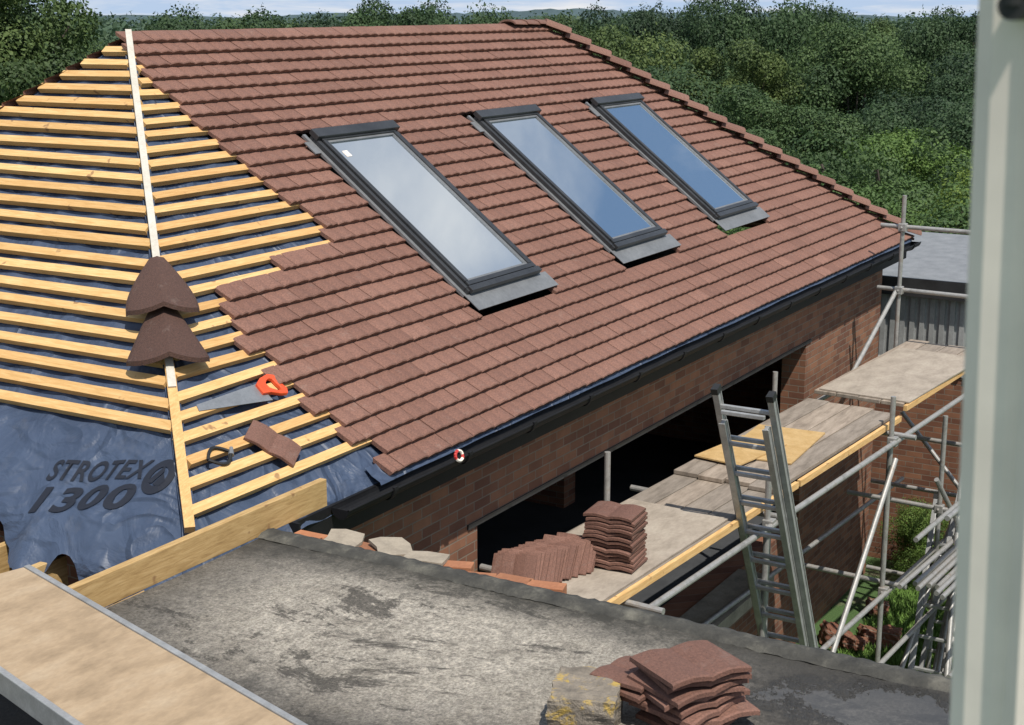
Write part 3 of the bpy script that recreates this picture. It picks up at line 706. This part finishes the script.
# ------------------------------------------------------------------ near window frame
wf=empty("window_frame",(.56,.05,7.2),"white plastic window frame of an open upstairs window","window frame")
mb=MB()
prf=[(.50,-.10),(.50,.100),(.503,.110),(.509,.116),(.516,.118),(.55,.118),(.60,.118),(.60,-.10)]
n=len(prf)
def jv(a,b,z): return (a,b+.0045+(z-7.87)*.030,z)
vs=[jv(a,b,7.3) for a,b in prf]+[jv(a,b,8.9) for a,b in prf]
mb.add(vs,[tuple(range(n)),tuple(range(n,2*n))[::-1]]+[(i,n+i,n+(i+1)%n,(i+1)%n) for i in range(n)])
mb.hexa([jv(.492,.02,7.3),jv(.5,.02,7.3),jv(.5,.096,7.3),jv(.492,.090,7.3),jv(.492,.02,8.9),jv(.5,.02,8.9),jv(.5,.096,8.9),jv(.492,.090,8.9)])
mb.obj("jamb",M_pvc,wf,smooth=False)
mb=MB(); mb.tube((.484,.1085,8.0),(.502,.1085,8.0),.0045,.0045,n=16); mb.tube((.486,.1085,8.0),(.486,.1085,8.02),.0035,.0035,n=12); mb.obj("catch",M_rub,wf)
# ------------------------------------------------------------------ trees
def leafcloud(me_name,C,Dn,s,col,mat,rg):
    n=len(C); jd=Dn+.55*rg.normal(size=(n,3)); jd/=np.linalg.norm(jd,axis=1)[:,None]
    a=np.cross(jd,rg.normal(size=(n,3))); a/=np.linalg.norm(a,axis=1)[:,None]; b=np.cross(jd,a)
    a=a*s; b=b*s*.65
    V=np.stack([C-a,C-b*.9,C+a,C+b*.9],1).reshape(-1,3)
    me=bpy.data.meshes.new(me_name); me.vertices.add(4*n); me.vertices.foreach_set("co",V.ravel().astype(np.float32))
    me.loops.add(4*n); me.loops.foreach_set("vertex_index",np.arange(4*n,dtype=np.int32))
    me.polygons.add(n); me.polygons.foreach_set("loop_start",np.arange(0,4*n,4,dtype=np.int32)); me.polygons.foreach_set("loop_total",np.full(n,4,np.int32))
    me.update(calc_edges=True)
    at=me.attributes.new("Col",'FLOAT','FACE'); at.data.foreach_set("value",np.clip(col,0,1).astype(np.float32)); me.materials.append(mat)
    return me
def crown(name,seed,Rr,H,n,leaf,mat,nl=34):
    rg=np.random.default_rng(seed)
    u=rg.normal(size=(nl,3)); u/=np.linalg.norm(u,axis=1)[:,None]; u*= (rg.random((nl,1))**.35)*.86
    cen=u*np.array([Rr,Rr,H/2]); cen[:,2]+=H/2; rad=Rr*rg.uniform(.13,.36,nl)
    li=rg.choice(nl,n,p=rad**2/np.sum(rad**2)); d=rg.normal(size=(n,3)); d/=np.linalg.norm(d,axis=1)[:,None]
    rr=rad[li]*(.76+.34*rg.random(n)**.8)
    rr*=1+.24*np.sin(d[:,0]*9+li)*np.sin(d[:,1]*8+li*2)*np.sin(d[:,2]*7+li)+.12*np.sin(d[:,0]*23+li)*np.sin(d[:,2]*21)
    c=cen[li]+d*rr[:,None]*np.array([1,1,.85])
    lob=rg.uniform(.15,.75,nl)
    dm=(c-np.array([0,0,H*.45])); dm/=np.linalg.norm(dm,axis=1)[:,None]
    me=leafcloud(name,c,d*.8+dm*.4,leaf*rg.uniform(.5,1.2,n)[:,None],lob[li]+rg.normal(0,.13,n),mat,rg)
    return me,cen
def tree_proto(seed,Rr,H,trunk,n,leaf,mat):
    cm,cen=crown("crown",seed,Rr,H,n,leaf,mat); mb=MB(); base=trunk
    mb.tube((0,0,-.5),(0,0,base+H*.35),.035*H+.06,.02*H,n=9)
    for c in cen[:9]: mb.tube((0,0,base+H*.12*R(.2,1.5)),(c[0],c[1],c[2]+base),.012*H,.02,n=6,caps=False)
    me=bpy.data.meshes.new("trunk"); me.from_pydata(mb.v,[],mb.f); me.materials.append(M_bark)
    return cm,me,base
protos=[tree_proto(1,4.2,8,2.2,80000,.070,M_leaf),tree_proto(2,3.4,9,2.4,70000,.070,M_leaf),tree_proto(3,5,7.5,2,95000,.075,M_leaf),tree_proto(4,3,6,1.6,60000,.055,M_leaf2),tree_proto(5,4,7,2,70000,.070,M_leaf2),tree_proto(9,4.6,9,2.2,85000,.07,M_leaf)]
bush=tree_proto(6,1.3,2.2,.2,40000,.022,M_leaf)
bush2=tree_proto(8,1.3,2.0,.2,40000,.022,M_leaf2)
def put_tree(pr,x,y,s,name="tree",label="leafy green broadleaf tree in full summer crown",cat="tree",group="trees behind the house",z=None,sz=1):
    cm,tmm,base=pr; z=gz(x,y) if z is None else z
    e=bpy.data.objects.new(name,None); e.empty_display_size=.3; link(e); e.location=(x,y,z); e.rotation_euler=(0,0,R(0,6.28)); e.scale=(s,s,s*sz); top(e,label,cat,group)
    t=bpy.data.objects.new("trunk",tmm); link(t); t.parent=e
    c=bpy.data.objects.new("crown",cm); link(c); c.parent=e; c.location=(0,0,base)
def polar(az,D): a=math.radians(az); return D*math.cos(a),D*math.sin(a)
TOPS=[2.2+8*.96,2.4+9*.96,2+7.5*.96,1.6+6*.96,2+7*.96,2.2+9*.96]
def tree_at(az,D,ztop,pi,**k):
    x,y=polar(az,D); z=gz(x,y); s=(ztop-z)/TOPS[pi]; s2=max(.8,min(1.05,s)); put_tree(protos[pi],x,y,s2,sz=s/s2,**k)
lay=[(36,[(10,2.4),(13.3,3.4),(17,2.6),(20.8,3.8)]),(48,[(11.5,4.6),(14.6,5.6),(17.6,4.4),(21.2,6.1),(25.2,5.4)]),
     (63,[(12,6.6),(15.2,5.4),(17.6,7.2),(20.2,5.6),(22.4,7.2),(25.0,6.0),(27.8,7.5),(30.5,6.6)]),
     (84,[(12,6.6),(14.2,8.2),(16.4,6.8),(18.4,8.5),(20.4,7.1),(22.2,8.9),(24.2,7.2),(26.2,8.5),(28.6,7.2),(30.6,8.1),(32.6,7.0)]),
     (118,[(12.5,7.2),(14.8,6.9),(17,7.5),(19,7.2),(21.2,7.6),(23,7.1),(25,7.6),(27,7.1),(29,7.6),(31,7.2),(33,7.4)])]
for D,L in lay:
    for (az,zt) in L:
        tree_at(az+R(-.4,.4),D*R(.94,1.06),zt+R(-.15,.15),random.choice([0,1,2,5,2,5,1] if D<70 else [0,1,2,5]))
for (az,D,zt,pi) in [(20.4,31,4.7,3),(18.4,33,4.4,4),(14.6,29,3.6,3),(12.5,27,3.2,3),(16.2,42,4.6,4)]: tree_at(az,D,zt,pi,label="fresh yellow green young tree with light open crown")
for (az,D,zt,pi) in [(50.5,38,10.2,1),(48.9,42,9.2,0),(47.6,50,7.2,2),(46,60,7.0,5),(45,75,6.9,1),(41.8,66,8.3,0),(40.5,72,7.6,2),(42.8,80,7.6,1),(36.6,76,8.0,0),(35.3,72,8.8,1),(34,78,8.5,2),(33,84,7.4,0),(51.5,48,8,2),(38.6,100,6.9,5)]:
    tree_at(az,D,zt,pi)
for (x,y,s) in [(24.5,2.2,1.2),(27,3.2,1.4),(29,5.2,1.6),(26.6,8.6,2.0),(29,7.8,2.1),(31,6.5,2.2),(23.0,8.9,1.7),(33,9.4,2.4),(22.5,1.2,.8),(20.3,5.1,.55),(20.4,2.6,.6),(30.2,9.6,2.0)]:
    put_tree(random.choice([bush,bush2,bush2]),x,y,s,"shrub","dense green garden shrub beside the outbuilding","shrub","garden shrubs")
rg=np.random.default_rng(11); cs=[]
for i in range(520):
    az=math.radians(rg.uniform(6,56)); D=rg.uniform(135,480); x,y=D*math.cos(az),D*math.sin(az); cs.append((x,y,rg.uniform(4,7),gz(x,y)+rg.uniform(9.4,11.6)))
n=130000; cs=np.array(cs); li=rg.integers(0,len(cs),n); d=rg.normal(size=(n,3)); d/=np.linalg.norm(d,axis=1)[:,None]; d[:,2]=np.abs(d[:,2])
rr=rg.uniform(.85,1.05,n)[:,None]*(1+.15*np.sin(d[:,[0]]*7+li[:,None])*np.sin(d[:,[1]]*8+li[:,None])); C=cs[li]; c=np.stack([C[:,0],C[:,1],C[:,3]-5.5],1)+d*rr*np.stack([C[:,2],C[:,2],np.full(n,5.5)],1)
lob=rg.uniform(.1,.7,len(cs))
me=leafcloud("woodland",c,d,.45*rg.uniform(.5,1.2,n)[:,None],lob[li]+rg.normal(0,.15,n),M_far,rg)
o=bpy.data.objects.new("distant_woodland",me); link(o); top(o,"distant dense green woodland across the valley","woodland"); o["kind"]="stuff"
# ------------------------------------------------------------------ world, sun, camera
sunv=Vector((-.29,-.41,.865)).normalized()
w=bpy.data.worlds.new("World"); scene.world=w; w.use_nodes=True; nt=w.node_tree; bg=nt.nodes['Background']
sky=nd(nt,'ShaderNodeTexSky'); sky.sky_type='NISHITA'; sky.sun_disc=False; sky.sun_elevation=math.asin(sunv.z); sky.sun_rotation=math.atan2(sunv.x,sunv.y)
tc=nd(nt,'ShaderNodeTexCoord'); sp=nd(nt,'ShaderNodeSeparateXYZ'); nt.links.new(tc.outputs['Generated'],sp.inputs[0])
ad=nd(nt,'ShaderNodeMath',operation='ADD'); nt.links.new(sp.outputs[2],ad.inputs[0]); ad.inputs[1].default_value=.12
vd=nd(nt,'ShaderNodeVectorMath',operation='DIVIDE'); nt.links.new(tc.outputs['Generated'],vd.inputs[0])
cb=nd(nt,'ShaderNodeCombineXYZ'); [nt.links.new(ad.outputs[0],cb.inputs[i]) for i in range(3)]; nt.links.new(cb.outputs[0],vd.inputs[1])
cf=noise(nt,vd.outputs[0],1.6,8,.6,.3)
dn=nd(nt,'ShaderNodeVectorMath',operation='DISTANCE'); nt.links.new(tc.outputs['Generated'],dn.inputs[0]); dn.inputs[1].default_value=(.822,.014,.569)
bl_=nd(nt,'ShaderNodeMapRange'); nt.links.new(dn.outputs['Value'],bl_.inputs[0]); bl_.inputs[1].default_value=.03; bl_.inputs[2].default_value=.12; bl_.inputs[3].default_value=.20; bl_.inputs[4].default_value=0
ca=nd(nt,'ShaderNodeMath',operation='ADD'); nt.links.new(cf,ca.inputs[0]); nt.links.new(bl_.outputs[0],ca.inputs[1])
cr=ramp(nt,ca.outputs[0],[(.44,(0,0,0)),(.72,(1,1,1))])
hz=nd(nt,'ShaderNodeMapRange'); nt.links.new(sp.outputs[2],hz.inputs[0]); hz.inputs[1].default_value=0; hz.inputs[2].default_value=.35; hz.inputs[3].default_value=1; hz.inputs[4].default_value=0
base_=mix(nt,.5,sky.outputs[0],(1.9,3.2,5.2))
base_=mix(nt,hz.outputs[0],base_,(4.4,5.6,7.4))
sk=mix(nt,cr,base_,(7.5,7.6,7.8)); nt.links.new(sk,bg.inputs[0]); bg.inputs[1].default_value=.11
sl=bpy.data.lights.new("sun",'SUN'); sl.energy=5.0; sl.angle=math.radians(.5); sl.color=(1,.95,.87); so=bpy.data.objects.new("sun",sl); link(so); so.rotation_euler=sunv.to_track_quat('Z','Y').to_euler(); so.location=(0,0,30)
cam=bpy.data.cameras.new("camera"); co=bpy.data.objects.new("camera",cam); link(co); scene.camera=co
p=math.atan(357/1500); yaw=math.radians(30.6)
fw=Vector((math.cos(yaw)*math.cos(p),math.sin(yaw)*math.cos(p),-math.sin(p))); rt=Vector((math.sin(yaw),-math.cos(yaw),0)); upv=rt.cross(fw)
co.matrix_world=Matrix.Translation((0,0,8))@Matrix((rt,upv,-fw)).transposed().to_4x4()
cam.sensor_width=36; cam.lens=1500/1024*36; cam.clip_end=20000; cam.clip_start=.05
cam.dof.use_dof=True; cam.dof.focus_distance=12; cam.dof.aperture_fstop=26
scene.view_settings.view_transform='Standard'; scene.view_settings.look='None'; scene.view_settings.exposure=0
